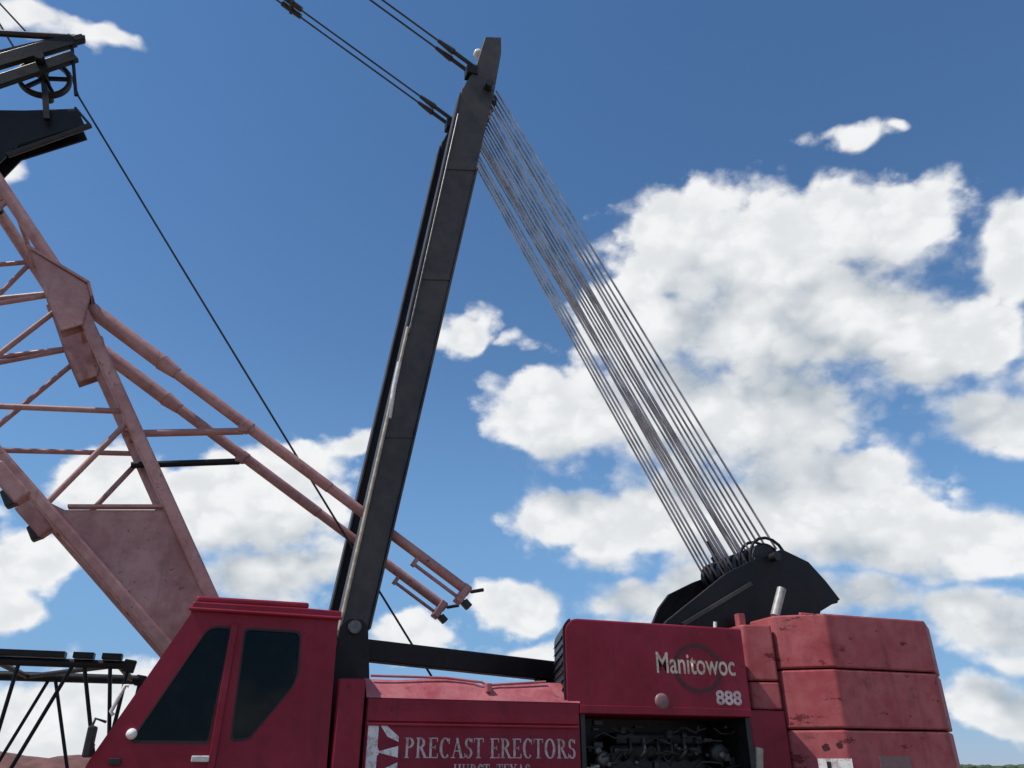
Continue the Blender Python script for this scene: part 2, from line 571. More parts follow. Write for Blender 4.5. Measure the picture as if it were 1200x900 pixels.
def make_bank():
    mb = MB()
    nx, ny = 90, 14
    vs_ = []
    for j in range(ny):
        t = j / (ny - 1)
        for i in range(nx):
            x = -26 + 0.36 * i
            s = math.sin(math.pi * t)
            h = 1.93 + 0.10 * math.sin(x * 0.7) + 0.06 * math.sin(x * 2.1 + 1) + rnd.uniform(-0.05, 0.05) + 0.012 * (x + 5)
            edge = min(1.0, (x + 26) / 3, (6.2 - x) / 3)
            vs_.append((x + rnd.uniform(-.08, .08), 23 + 5.5 * t, -0.06 + max(h * edge, 0) * s ** 0.8))
    fs = [(j * nx + i, j * nx + i + 1, (j + 1) * nx + i + 1, (j + 1) * nx + i) for j in range(ny - 1) for i in range(nx - 1)]
    mb.add(vs_, fs, True)
    struct(mb.build('earth_bank', M['bank']))


make_bank()


def make_far_trees():
    mb = MB()
    for k in range(900):
        a = math.radians(rnd.uniform(-35, 80))
        d = rnd.uniform(420, 620)
        x, y = d * math.sin(a), d * math.cos(a)
        h = rnd.uniform(1.2, 2.1)
        r = rnd.uniform(2.0, 5.0)
        c = Vector((x, y, 0))
        vs_ = []
        n = 7
        for zz, rr in ((-0.1, 0.9), (h * 0.4, 1.0), (h * 0.8, 0.7), (h, 0.2)):
            for q in range(n):
                an = 2 * math.pi * q / n
                s = r * rr * rnd.uniform(0.75, 1.2)
                vs_.append(c + Vector((s * math.cos(an), s * math.sin(an), zz * rnd.uniform(0.9, 1.1))))
        fs = [(i * n + q, i * n + (q + 1) % n, (i + 1) * n + (q + 1) % n, (i + 1) * n + q) for i in range(3) for q in range(n)]
        fs.append(tuple(range(3 * n, 4 * n)))
        mb.add(vs_, fs)
    o = struct(mb.build('far_wood', M['leaf']), 'stuff')
    o['label'] = 'far-off low wood along the horizon'
    o['category'] = 'wood'


make_far_trees()

# ------------------------------------------------------------------ the crane
CY = 9.5                       # centre plane of the machine
crane = thing('crawler_crane', (3.8, CY, 0), 'huge crimson crawler crane with black mast, pink lattice boom and stacked counterweights', 'crane')
R, BK, WT, BM, MS = M['red'], M['black'], M['weight'], M['boom'], M['mast']


# --- undercarriage (below the picture)
def make_tracks():
    for y0, y1 in ((6.95, 7.75), (11.25, 12.05)):
        xa, xb, r = 0.6, 7.2, 0.52
        fr = MB().box(xa - 0.1, xb + 0.1, y0 + 0.15, y1 - 0.15, 0.28, 0.88).build('track_frame', M['black'], crane, 0.03)
        for x in (xa, xb):
            MB().lathe((x, (y0 + y1) / 2, 0.56), [(0.001, -.3), (.25, -.3), (.42, -.22), (.42, .22), (.25, .3), (.001, .3)], 24).build('drive_sprocket', M['steel'], fr)
        sh = MB().box(-.17, .17, y0, y1, -.035, .035)
        sh.box(-.05, .05, y0, y1, .03, .07)
        L = xb - xa
        per = 2 * L + 2 * math.pi * r
        n = int(per / 0.36)
        ref = None
        for k in range(n):
            s = per * k / n
            if s < L:
                p, a = (xa + s, 0.56 + r), 0
            elif s < L + math.pi * r:
                t = (s - L) / r
                p, a = (xb + r * math.sin(t), 0.56 + r * math.cos(t)), t
            elif s < 2 * L + math.pi * r:
                p, a = (xb - (s - L - math.pi * r), 0.56 - r), math.pi
            else:
                t = (s - 2 * L - math.pi * r) / r
                p, a = (xa - r * math.sin(t), 0.56 - r * math.cos(t)), math.pi + t
            if ref is None:
                ob = sh.build('track_shoe', M['steel'], fr)
                ref = ob
            else:
                ob = bpy.data.objects.new('track_shoe', ref.data)
                COL.objects.link(ob)
                attach(ob, fr)
            ob.location = Vector(ob.location) + Vector((p[0], 0, p[1] - 0.03))
            ob.rotation_euler = (0, a, 0)
    mb = MB().box(2.3, 5.3, 8.2, 10.8, 0.35, 0.95)
    mb.beam((2.6, 7.2, .6), (2.6, 11.8, .6), .4, .4, (0, 0, 1))
    mb.beam((5.0, 7.2, .6), (5.0, 11.8, .6), .4, .4, (0, 0, 1))
    mb.build('carbody', M['black'], crane, 0.02)
    MB().lathe((3.8, CY, 0.95), [(.001, 0), (1.1, 0), (1.1, .28), (.001, .28)], 40, 'z').build('slewing_ring', M['steel'], crane)


make_tracks()
deck = MB().box(-0.6, 8.6, 8.35, 10.65, 1.18, 1.42).build('rotating_bed', M['black'], crane, 0.015)
MB().box(1.1, 5.6, 10.2, 10.95, 1.42, 2.15).build('far_side_housing', R, crane, 0.03)


# --- operator's cab
def make_cab():
    y0, y1 = 8.0, 9.02
    body = [(-1.04, 1.28), (1.06, 1.28), (1.03, 2.93), (-0.31, 2.93), (-0.93, 1.63)]

    def rounded(pts, r, n=5):
        out = []
        k = len(pts)
        for i in range(k):
            p0, p, p2 = Vector(pts[i - 1]), Vector(pts[i]), Vector(pts[(i + 1) % k])
            rr = r[i] if isinstance(r, (list, tuple)) else r
            a = p + (p0 - p).normalized() * rr
            c = p + (p2 - p).normalized() * rr
            for j in range(n + 1):
                t = j / n
                out.append(tuple((1 - t) ** 2 * a + 2 * t * (1 - t) * p + t * t * c))
        return out

    Y = y0
    w1 = [XZ(152, 870, Y), XZ(244, 871, Y), XZ(272, 735, Y), XZ(246, 733, Y)]
    w1 = rounded(w1, [0.05, 0.03, 0.04, 0.10])
    w2 = [XZ(270, 869, Y), XZ(291, 867, Y), XZ(349, 798, Y), XZ(353, 740, Y), XZ(287, 736, Y)]
    w2 = rounded(w2, [0.05, 0.05, 0.13, 0.07, 0.05])
    wf = rounded([(-0.80, 1.80), (0.9, 1.80), (0.9, 2.75), (-0.33, 2.75)], 0.06)
    mb = MB()
    mb.prism(body, y0, y0 + 0.05, [w1, w2])
    cab = mb.build('cab', R, crane, 0.0, 'crimson operator cab with slanted windscreen and dark windows')
    MB().prism(body, y1 - 0.04, y1, [wf]).build('far_side_panel', R, cab)
    # front: sloped frame round the windscreen, back wall, floor, roof
    a, c = Vector((-0.93, 0, 1.63)), Vector((-0.31, 0, 2.93))
    d = (c - a)
    nrm = Vector((-d.z, 0, d.x)).normalized()
    fr = MB()
    for ya, yb in ((y0 + .05, y0 + .12), (y1 - .11, y1 - .04)):
        fr.beam(a + Vector((0, (ya + yb) / 2, 0)) - nrm * .03, c + Vector((0, (ya + yb) / 2, 0)) - nrm * .03, yb - ya, .055)
    for t in (0.03, 0.965):
        q = a + d * t - nrm * .03
        fr.beam(q + Vector((0, y0 + .12, 0)), q + Vector((0, y1 - .11, 0)), .055, .07, (0, 0, 1))
    fr.build('windscreen_frame', R, cab, 0.008)
    g = MB()
    q0, q1 = a + d * .05 - nrm * .028, a + d * .945 - nrm * .028
    g.beam((q0 + q1) / 2 + Vector((0, y0 + .115, 0)), (q0 + q1) / 2 + Vector((0, y1 - .105, 0)), (q1 - q0).length, .008, tuple(d.normalized()))
    g.build('windscreen', M['glass'], cab)
    MB().box(-1.0, 1.0, y0 + .051, y1 - .041, 1.28, 1.34).build('floor_pan', M['interior'], cab)
    MB().box(0.985, 1.025, y0 + .051, y1 - .041, 1.34, 2.90).build('back_panel', R, cab)
    MB().prism([(-1.03, 1.3), (-.99, 1.3), (-.89, 1.62), (-.925, 1.63)], y0 + .051, y1 - .041).build('nose_panel', R, cab)
    mb = MB().prism([(-0.35, 2.905), (1.055, 2.905), (1.055, 2.975), (0.72, 2.985), (-0.335, 2.985)], y0 - .028, y1 + .03)
    roof = mb.build('roof', R, cab, 0.012)
    MB().box(-0.315, 0.735, y0 + .03, y1 - .03, 2.987, 3.05).build('roof_hatch', R, roof, 0.02)
    MB().tube([(-.36, y0 - .035, 2.915), (1.06, y0 - .035, 2.905)], .016, 8).build('drip_rail', R, roof)
    for n, w, in (('side_window', w1), ('side_window', w2)):
        pane = MB().prism(w, y0 + .022, y0 + .03).build(n, M['glass'], cab)
        cx = sum(p[0] for p in w) / len(w)
        cz = sum(p[1] for p in w) / len(w)
        inn = [(cx + (p[0] - cx) * .955, cz + (p[1] - cz) * .965) for p in w]
        out = [(cx + (p[0] - cx) * 1.012, cz + (p[1] - cz) * 1.01) for p in w]
        MB().prism(out, y0 - .006, y0 + .02, [inn]).build('rubber_seal', M['rubber'], cab)
    MB().prism(wf, y1 - .025, y1 - .018).build('side_window', M['glass'], cab)
    # sliding-door post and door outline
    MB().beam((P(275, 733, 7.985).x, 7.985, 2.80), (P(248, 890, 7.985).x, 7.985, 1.36), .03, .062).build('door_post', R, cab, 0.006)
    MB().box(P(224, 890, 7.97).x, P(245, 890, 7.97).x, 7.955, 7.998, 1.625, 1.675).build('door_handle', M['pipe'], cab, 0.008)
    MB().box(P(128, 890, 7.98).x, P(142, 890, 7.98).x, 7.97, 8.0, 1.60, 1.655).build('grab_recess', M['dark'], cab, 0.006)
    lx = P(154, 860, 7.96)
    MB().lathe((lx.x, 7.97, lx.z), [(.001, -.035), (.03, -.03), (.045, 0), (.045, .06), (.001, .06)], 18).build('marker_lamp', M['lens'], cab)
    # seat and console inside
    s = MB()
    s.box(.05, .62, 8.28, 8.78, 1.56, 1.70)
    s.prism([(.50, 1.66), (.66, 1.66), (.78, 2.30), (.66, 2.34)], 8.28, 8.78)
    s.prism([(.60, 2.32), (.74, 2.30), (.77, 2.52), (.66, 2.54)], 8.40, 8.66)
    s.box(.18, .5, 8.36, 8.70, 1.34, 1.56)
    s.build('seat', M['seat'], cab, 0.04)
    MB().prism([(-.86, 1.34), (-.45, 1.34), (-.42, 1.78), (-.72, 1.86)], 8.2, 8.85).build('control_console', M['seat'], cab, 0.02)
    # mirror on a bracket ahead of the windscreen post, pale grab rail up the post
    pts = [P(110, 874, 7.95), P(104, 860, 7.9), P(112, 842, 7.88), P(124, 846, 7.95)]
    MB().tube(pts, .012, 8).build('mirror_bracket', M['dark'], cab)
    m = P(106, 866, 7.86)
    MB().box(m.x - .03, m.x + .03, m.y - .09, m.y + .09, m.z - .14, m.z + .10).build('mirror', M['dark'], cab, 0.015)
    MB().tube([P(133, 838, 8.15), P(130, 834, 8.15), P(147, 803, 8.15), P(151, 804, 8.15)], .017, 8).build('grab_rail', M['pipe'], cab)
    return cab


make_cab()


# --- machinery house on the near side
def make_house():
    fr = MB()
    fr.box(1.09, 1.36, 8.03, 8.30, 1.28, 2.36)
    house = fr.build('machinery_house', R, crane, 0.02)
    MB().box(1.10, 1.35, 7.985, 8.026, 1.30, 2.345).build('corner_panel', R, house, 0.012)
    MB().prism([(1.385, 1.28), (3.62, 1.28), (3.62, 2.19), (1.385, 2.19)], 8.02, 8.24).build('side_wall', R, house)
    MB().prism([(1.39, 1.98), (3.605, 1.98), (3.605, 2.185), (1.39, 2.185)], 7.99, 8.019).build('upper_panel', R, house, 0.006)
    MB().prism([(1.395, 1.28), (3.60, 1.28), (3.60, 1.967), (1.395, 1.967)], 8.0, 8.019).build('door', R, house, 0.006)
    MB().box(1.395, 3.60, 7.972, 7.9985, 1.94, 1.962).build('drip_moulding', R, house, 0.005)
    # sloped shoulder above the doors, dented; the sky's shine on it is put into its paler red
    n = 24
    mb = MB()
    vs_, fs = [], []
    for i in range(n + 1):
        x = 1.37 + (3.62 - 1.37) * i / n
        k = 0.018 * math.exp(-((x - 2.62) / .10) ** 2) + 0.008 * math.sin(x * 5)
        vs_ += [(x, 7.985, 2.187), (x, 8.0, 2.205), (x, 8.10, 2.315 - k), (x, 8.20, 2.385 - k * 1.6), (x, 8.50, 2.40 - k), (x, 8.9, 2.37)]
    for i in range(n):
        for j in range(5):
            fs.append((i * 6 + j, i * 6 + j + 1, (i + 1) * 6 + j + 1, (i + 1) * 6 + j))
    fs += [tuple(range(6)), tuple(reversed(range(n * 6, n * 6 + 6)))]
    mb.add(vs_, fs)
    sh = mb.build('shoulder', M['red_worn_lit'], house)
    MB().tube([(1.42, 8.14, 2.40), (2.2, 8.16, 2.405), (2.58, 8.15, 2.375), (2.64, 8.12, 2.345), (3.3, 8.15, 2.40)], .014, 6).build('conduit', M['red_worn_lit'], house)
    MB().box(2.60, 2.66, 8.03, 8.12, 2.27, 2.36).build('latch', M['red_worn_lit'], house, 0.01)
    for x in (1.75, 3.2):
        MB().box(x, x + .10, 7.975, 7.9985, 1.40, 1.46).build('door_hinge', R, house, 0.006)

    # tall hood towards the back; its front is a black air intake set at a slant
    z0, z1 = 2.085, 3.055
    rc = .16
    top = [(3.47 + rc - rc * math.cos(t), z1 - rc + rc * math.sin(t)) for t in [math.radians(15 * k) for k in range(7)]]

    def lean(mb, amt=.31):
        mb.v = [(x + (y - 8.0) * amt * max(0, min(1, (4.2 - x) / .6)), y, z) for x, y, z in mb.v]
        return mb
    hood = lean(MB().prism([(3.47, z0)] + top + [(5.76, z1), (5.76, z0)], 8.0, 8.95)).build('engine_hood', R, crane, 0.02)
    MB().box(3.62, 5.74, 7.983, 7.9985, z0 + .005, z0 + .085).build('lower_rail', R, hood, 0.005)
    outer = [(3.47 + rc - (rc + .022) * math.cos(t), z1 - rc + (rc + .022) * math.sin(t)) for t in [math.radians(12 * k) for k in range(6)]]
    inner = [(3.47 + rc - (rc + .004) * math.cos(t), z1 - rc + (rc + .004) * math.sin(t)) for t in [math.radians(12 * k) for k in range(6)]]
    it = lean(MB().prism([(3.466, z0 + .02), (3.448, z0 + .02)] + outer + inner[::-1], 8.006, 8.94)).build('air_intake', M['dark'], hood)
    for k in range(9):
        z = z0 + .07 + k * .088
        lean(MB().prism([(3.447, z), (3.432, z - .02), (3.430, z - .014), (3.447, z + .012)], 8.04, 8.92)).build('louvre', M['black'], it)
    for x in (3.9, 4.6, 5.4):
        MB().lathe((x, 8.30, z1), [(.035, -.01), (.035, .03), (.02, .045), (.001, .045)], 12, 'z').build('hood_bolt', M['red_worn_lit'], hood)
    MB().tube([P(838, 737, 8.1), P(838, 729, 8.1)], .022, 10).build('filler_cap', M['pipe'], hood)
    # engine bay under the hood
    bay = MB().box(3.63, 5.75, 8.86, 8.92, 1.3, 2.084).build('engine_bay', M['dark'], crane)
    MB().box(3.64, 3.69, 8.03, 8.85, 1.3, 2.083).build('bulkhead', M['dark'], bay)
    MB().box(5.68, 5.74, 8.03, 8.85, 1.3, 2.083).build('bulkhead', M['dark'], bay)
    MB().box(3.63, 5.74, 8.03, 8.85, 1.22, 1.30).build('sill', R, bay)
    MB().box(4.15, 5.35, 8.40, 8.82, 1.32, 1.80).build('engine_block', M['dark'], bay, 0.03)
    MB().box(4.25, 5.25, 8.44, 8.70, 1.80, 1.93).build('valve_cover', M['dark'], bay, 0.03)
    for k in range(6):
        x = 4.3 + .17 * k
        MB().tube([(x, 8.40, 1.66), (x, 8.30, 1.68), (x + .03, 8.26, 1.74), (x + .03, 8.30, 1.86)], .028, 8).build('exhaust_runner', M['iron' if k % 3 == 1 else 'dark'], bay)
    MB().lathe((5.42, 8.32, 1.72), [(.001, -.12), (.09, -.12), (.11, -.09), (.11, .10), (.07, .14), (.001, .14)], 20).build('air_filter', M['dark'], bay)
    MB().lathe((3.98, 8.27, 1.66), [(.001, -.06), (.05, -.06), (.085, -.03), (.085, .05), (.04, .08), (.001, .08)], 18).build('turbocharger', M['iron'], bay)
    for k in range(7):
        x = rnd.uniform(3.8, 5.5)
        z = rnd.uniform(1.55, 1.85)
        dx, dz = rnd.uniform(-.25, .25), rnd.uniform(-.12, .12)
        MB().tube([(x, 8.22, z), (x + dx * .5, 8.19, z + dz), (x + dx, 8.26, z + dz * .4)], rnd.uniform(.010, .02), 7).build('hose', M[rnd.choice(['oily', 'dark', 'beige'])], bay)
    for px, py, s in ((700, 880, .04), (722, 880, .03), (815, 882, .028), (845, 885, .045), (713, 896, .03), (745, 894, .025), (795, 878, .025)):
        p = P(px, py, 8.22)
        MB().lathe((p.x, 8.22, p.z), [(.001, -s), (s * .8, -s), (s, -s * .6), (s, s), (.001, s)], 12).build('fitting', M['iron'], bay)
    for k in range(26):
        x, z = rnd.uniform(3.75, 5.6), rnd.uniform(1.5, 2.0)
        w, h = rnd.uniform(.03, .11), rnd.uniform(.02, .09)
        yy = rnd.uniform(8.15, 8.36)
        MB().box(x, x + w, yy, yy + .06, z, z + h).build('bracket', M[rnd.choice(['dark', 'dark', 'oily', 'rubber'])], bay, 0.008)
    for k in range(18):
        x, z = rnd.uniform(3.75, 5.4), rnd.uniform(1.5, 2.05)
        pts = [(x + .1 * i * rnd.uniform(.6, 1.2), 8.14 + .05 * rnd.random(), z + rnd.uniform(-.05, .05)) for i in range(5)]
        MB().tube(pts, rnd.uniform(.006, .014), 6).build('wiring', M[rnd.choice(['rubber', 'dark', 'dark', 'oily'])], bay)
    MB().beam(P(889, 876, 8.1), P(889, 935, 8.1), .06, .10).build('fuel_pipe', M['beige'], bay, 0.02)
    # dark red frame between the hood and the counterweights
    MB().prism([(5.90, 1.28), (6.38, 1.28), (6.38, 2.18), (5.86, 2.18)], 8.22, 8.46).build('rear_post', R, house, 0.02)
    return house, hood


house, hood = make_house()


# --- lettering: flat vinyl, a few millimetres proud
def strokes_text(word, x0, z0, width, cap, y, mat, name, parent):
    """roman capitals drawn from thick and thin strokes with serifs"""
    adv = {'P': .62, 'R': .70, 'E': .62, 'C': .70, 'A': .74, 'S': .56, 'T': .64, 'O': .78, 'H': .78, 'U': .74, 'X': .72, ',': .28, ' ': .30}
    mb = MB()
    tk, tn, sf = .135, .055, .05

    def bar(p, q, w):
        p, q = Vector(p), Vector(q)
        d = (q - p).normalized()
        n_ = Vector((-d.y, d.x)) * w / 2
        return [p + n_, p - n_, q - n_, q + n_]

    def arc(cx, cz, rx, rz, a0, a1, wx, wz, n=12):
        quads = []
        for i in range(n):
            ps = []
            for a in (a0 + (a1 - a0) * i / n, a0 + (a1 - a0) * (i + 1) / n):
                co, si = math.cos(a), math.sin(a)
                w = wx * abs(co) + wz * abs(si)
                ps.append((Vector((cx + rx * co, cz + rz * si)), Vector((cx + (rx - w) * co, cz + (rz - w) * si))))
            quads.append([ps[0][0], ps[0][1], ps[1][1], ps[1][0]])
        return quads

    def serif(x, z):
        return bar((x - .13, z), (x + .13, z), sf)

    total = sum(adv[c] for c in word)
    k = width / total
    cx = 0.0
    polys = []
    for ch in word:
        q = []
        pi = math.pi
        if ch in 'PRETH':
            sx = .17 if ch != 'T' else .30
            q += [bar((sx, 0), (sx, 1), tk), serif(sx, .025), serif(sx, .975)]
        if ch in 'PR':
            q += arc(.28, .74, .27, .26, -pi / 2, pi / 2, tk, tn)
            q += [bar((.17, .975), (.30, .975), tn), bar((.17, .51), (.30, .51), tn)]
        if ch == 'R':
            q += [bar((.33, .5), (.58, .03), tk), serif(.60, .025)]
        if ch == 'E':
            q += [bar((.17, .975), (.55, .975), tn), bar((.17, .025), (.57, .025), tn), bar((.17, .52), (.42, .52), tn),
                  bar((.54, .99), (.54, .80), sf), bar((.56, .01), (.56, .22), sf), bar((.42, .62), (.42, .42), sf)]
        if ch == 'T':
            q += [bar((.03, .975), (.58, .975), tn), bar((.04, .99), (.04, .78), sf), bar((.57, .99), (.57, .78), sf)]
        if ch == 'C':
            q += arc(.37, .5, .32, .52, pi * .27, pi * 1.73, tk * 1.1, tn, 18)
            q += [bar((.59, .98), (.59, .70), sf)]
        if ch == 'O':
            q += arc(.38, .5, .34, .52, 0, 2 * pi, tk * 1.1, tn, 24)
        if ch == 'A':
            q += [bar((.12, .02), (.37, .99), tn), bar((.34, 1.0), (.61, .02), tk), bar((.2, .35), (.52, .35), tn), serif(.12, .025), serif(.61, .025)]
        if ch == 'S':
            q += arc(.27, .74, .21, .27, pi * .15, pi * 1.5, tk * .9, tn, 12) + arc(.27, .26, .23, .28, -pi * .85, pi * .5, tk * .9, tn, 12)
            q += [bar((.46, .98), (.46, .76), sf), bar((.06, .02), (.06, .25), sf)]
        if ch == 'H':
            q += [bar((.58, 0), (.58, 1), tk), serif(.58, .025), serif(.58, .975), bar((.17, .5), (.58, .5), tn)]
        if ch == 'U':
            q += [bar((.17, .3), (.17, 1), tk), bar((.56, .3), (.56, 1), tn), serif(.17, .975), serif(.56, .975)] + arc(.365, .32, .255, .33, pi, 2 * pi, tk * .8, tn, 10)
        if ch == 'X':
            q += [bar((.12, .98), (.58, .02), tk), bar((.58, .98), (.12, .02), tn), serif(.12, .975), serif(.58, .975), serif(.12, .025), serif(.58, .025)]
        if ch == ',':
            q += [bar((.1, .1), (.16, .0), .12), bar((.16, .02), (.08, -.14), .06)]
        polys += [[(cx + p.x, p.y) for p in poly] for poly in q]
        cx += adv[ch]
    for i, poly in enumerate(polys):
        yy = y - .0006 * (i % 5)
        pts = [(x0 + p[0] * k, yy, z0 + p[1] * cap) for p in poly]
        mb.add(pts, [tuple(range(len(pts)))])
    return mb.build(name, mat, parent)


def font_text(body, x0, z0, width, height, y, mat, name, parent, shear=0.0, offset=0.0, drop=0.0):
    cu = bpy.data.curves.new(name, 'FONT')
    cu.body = body
    cu.shear = shear
    cu.offset = offset
    tmp = bpy.data.objects.new(name + '_outline', cu)
    COL.objects.link(tmp)
    bpy.context.view_layer.update()
    me = bpy.data.meshes.new_from_object(tmp.evaluated_get(bpy.context.evaluated_depsgraph_get()))
    bpy.data.objects.remove(tmp)
    bpy.data.curves.remove(cu)
    xs = [v.co.x for v in me.vertices]
    zs = [v.co.y for v in me.vertices]
    ax, bx = min(xs), max(xs)
    az_, bz = min(zs), max(zs)
    for v in me.vertices:
        u = (v.co.x - ax) / (bx - ax)
        w = (v.co.y - az_) / (bz - az_)
        v.co = (x0 + u * width, y, z0 + w * height + drop * u)
    me.materials.clear()
    me.materials.append(mat)
    o = bpy.data.objects.new(name, me)
    COL.objects.link(o)
    attach(o, parent)
    return o


yT = 7.9965
strokes_text('PRECAST ERECTORS', 1.765, 1.662, 1.80, .178, yT, M['pinkwhite'], 'company_lettering', house)
strokes_text('HURST, TEXAS', 2.26, 1.475, .80, .135, yT, M['pinkwhite'], 'town_lettering', house)


def make_logo():
    mb = MB()
    def poly(pts, y):
        mb.add([(p[0], y, p[1]) for p in pts], [tuple(range(len(pts)))])
    poly([(1.41, 1.42), (1.51, 1.42), (1.51, 1.945), (1.47, 1.955), (1.43, 1.955), (1.41, 1.94)], yT)
    poly([(1.52, 1.95), (1.57, 1.955), (1.71, 1.845), (1.71, 1.80), (1.60, 1.845)], yT - .001)
    poly([(1.50, 1.765), (1.53, 1.72), (1.71, 1.765), (1.71, 1.665), (1.53, 1.705), (1.50, 1.66)], yT - .002)
    poly([(1.50, 1.585), (1.52, 1.545), (1.71, 1.625), (1.71, 1.575), (1.57, 1.45), (1.50, 1.45)], yT - .003)
    mb.build('company_emblem', M['white'], house)


make_logo()
yH = 7.9965
a, b2 = P(770, 788, yH), P(862, 790, yH)
font_text('Manitowoc', a.x, a.z - .005, b2.x - a.x, .225, yH, M['cream'], 'maker_lettering', hood, shear=0.0, offset=0.012)
c = P(818, 783, yH)
ring = MB()
for r0, r1, mat_y in ((.27, .325, 7.9975),):
    n = 48
    vs_ = []
    for k in range(n):
        t = 2 * math.pi * k / n
        vs_ += [(c.x + r0 * math.cos(t), mat_y, c.z + r0 * .82 * math.sin(t)), (c.x + r1 * math.cos(t), mat_y, c.z + r1 * .82 * math.sin(t))]
    ring.add(vs_, [(2 * k, 2 * k + 1, (2 * k + 3) % (2 * n), (2 * k + 2) % (2 * n)) for k in range(n)])
ring.build('maker_ring_emblem', M['darkred'], hood)
a, b2 = P(840, 826, yH), P(870, 826, yH)
font_text('888', a.x, a.z, b2.x - a.x, .155, yH, M['pinkwhite'], 'model_number', hood, offset=0.03)
c = P(776, 822, 7.985)
MB().lathe((c.x, 7.985, c.z), [(.001, -.012), (.055, -.012), (.085, 0), (.085, .014)], 24).build('round_badge', M['badge'], hood)


# --- counterweights
def make_weights():
    tray = MB().box(6.3, 8.9, 8.3, 10.7, 1.10, 1.30).build('counterweight_tray', R, crane, 0.02)
    seams = [1.31, 1.975, 2.64, 3.285]
    for k in range(3):
        j = rnd.uniform(-.012, .012)
        pl = [(6.40 + j, 8.22), (6.90 + j, 7.86), (8.47 + j, 7.86), (9.0 + j, 8.3), (9.0 + j, 10.7), (8.47 + j, 11.14), (6.90 + j, 11.14), (6.40 + j, 10.78)]
        s = MB().slab(pl, seams[k] + .009, seams[k + 1] - .009)
        w = s.build('counterweight_slab', WT, tray, 0.022)
        # lifting lugs proud of the side
        lug = MB()
        for x in (7.35, 8.1):
            lug.box(x, x + .09, 7.80, 7.86, seams[k] + .30, seams[k] + .42)
        if k < 2:
            pass
        else:
            MB().tube([(7.15, 8.6, 3.27), (7.15, 8.6, 3.40), (7.35, 8.6, 3.40), (7.35, 8.6, 3.27)], .025, 8).build('lifting_eye', WT, tray)
    # narrow blocks between the hood and the big slabs
    for za, zb, x in ((2.51, 3.16, 5.98), (2.19, 2.495, 5.98)):
        MB().slab([(x, 8.34), (x + .02, 8.29), (x + .36, 8.20), (x + .385, 8.235), (x + .385, 8.7), (x, 8.7)], za, zb).build('narrow_weight', WT, tray, 0.02)
    MB().box(6.12, 6.22, 8.52, 8.62, 2.9, 3.34).build('lock_bar', WT, tray, 0.01)
    # white plate, faint plate and red marks
    n = Vector((-.36, -.50, 0)).normalized()
    t = Vector((.50, -.36, 0)).normalized()
    def on_chamfer(px, py):
        o = Vector((6.90, 7.86, 0))
        d_ = ray(px, py)
        s_ = (o - CAM).dot(n) / d_.dot(n)
        return CAM + d_ * s_
    p, q = on_chamfer(958, 889), on_chamfer(998, 889)
    mid = (p + q) / 2 + n * .006
    plate = MB().beam(mid + Vector((0, 0, -.30)), mid + Vector((0, 0, 0)), (q - p).length, .006, tuple(t)).build('white_plate', M['white'], tray)
    m2 = mid + n * .005 - t * .07
    MB().beam(m2 + Vector((0, 0, -.16)), m2 + Vector((0, 0, -.03)), .045, .003, tuple(t)).build('plate_mark', M['dark'], tray)
    for px, py, s in ((968, 876, .035), (984, 874, .03)):
        p = on_chamfer(px, py) + n * .004
        mb = MB()
        pts = []
        for k in range(14):
            a_ = 2 * math.pi * k / 14
            r = s * rnd.uniform(.8, 1.25)
            pts.append(p + t * r * 1.2 * math.cos(a_) + Vector((0, 0, r * math.sin(a_))))
        mb.add(pts, [tuple(range(14))])
        mb.build('red_mark', M['darkred'], tray)
    p, q = P(1030, 886, 7.855), P(1066, 887, 7.855)
    MB().box(p.x, q.x, 7.852, 7.859, 1.40, p.z).build('data_plate', M['badge'], tray)
    MB().tube([P(908, 722, 8.35), P(916, 690, 8.35)], .058, 16).build('exhaust_stack', M['stack'], crane)


make_weights()


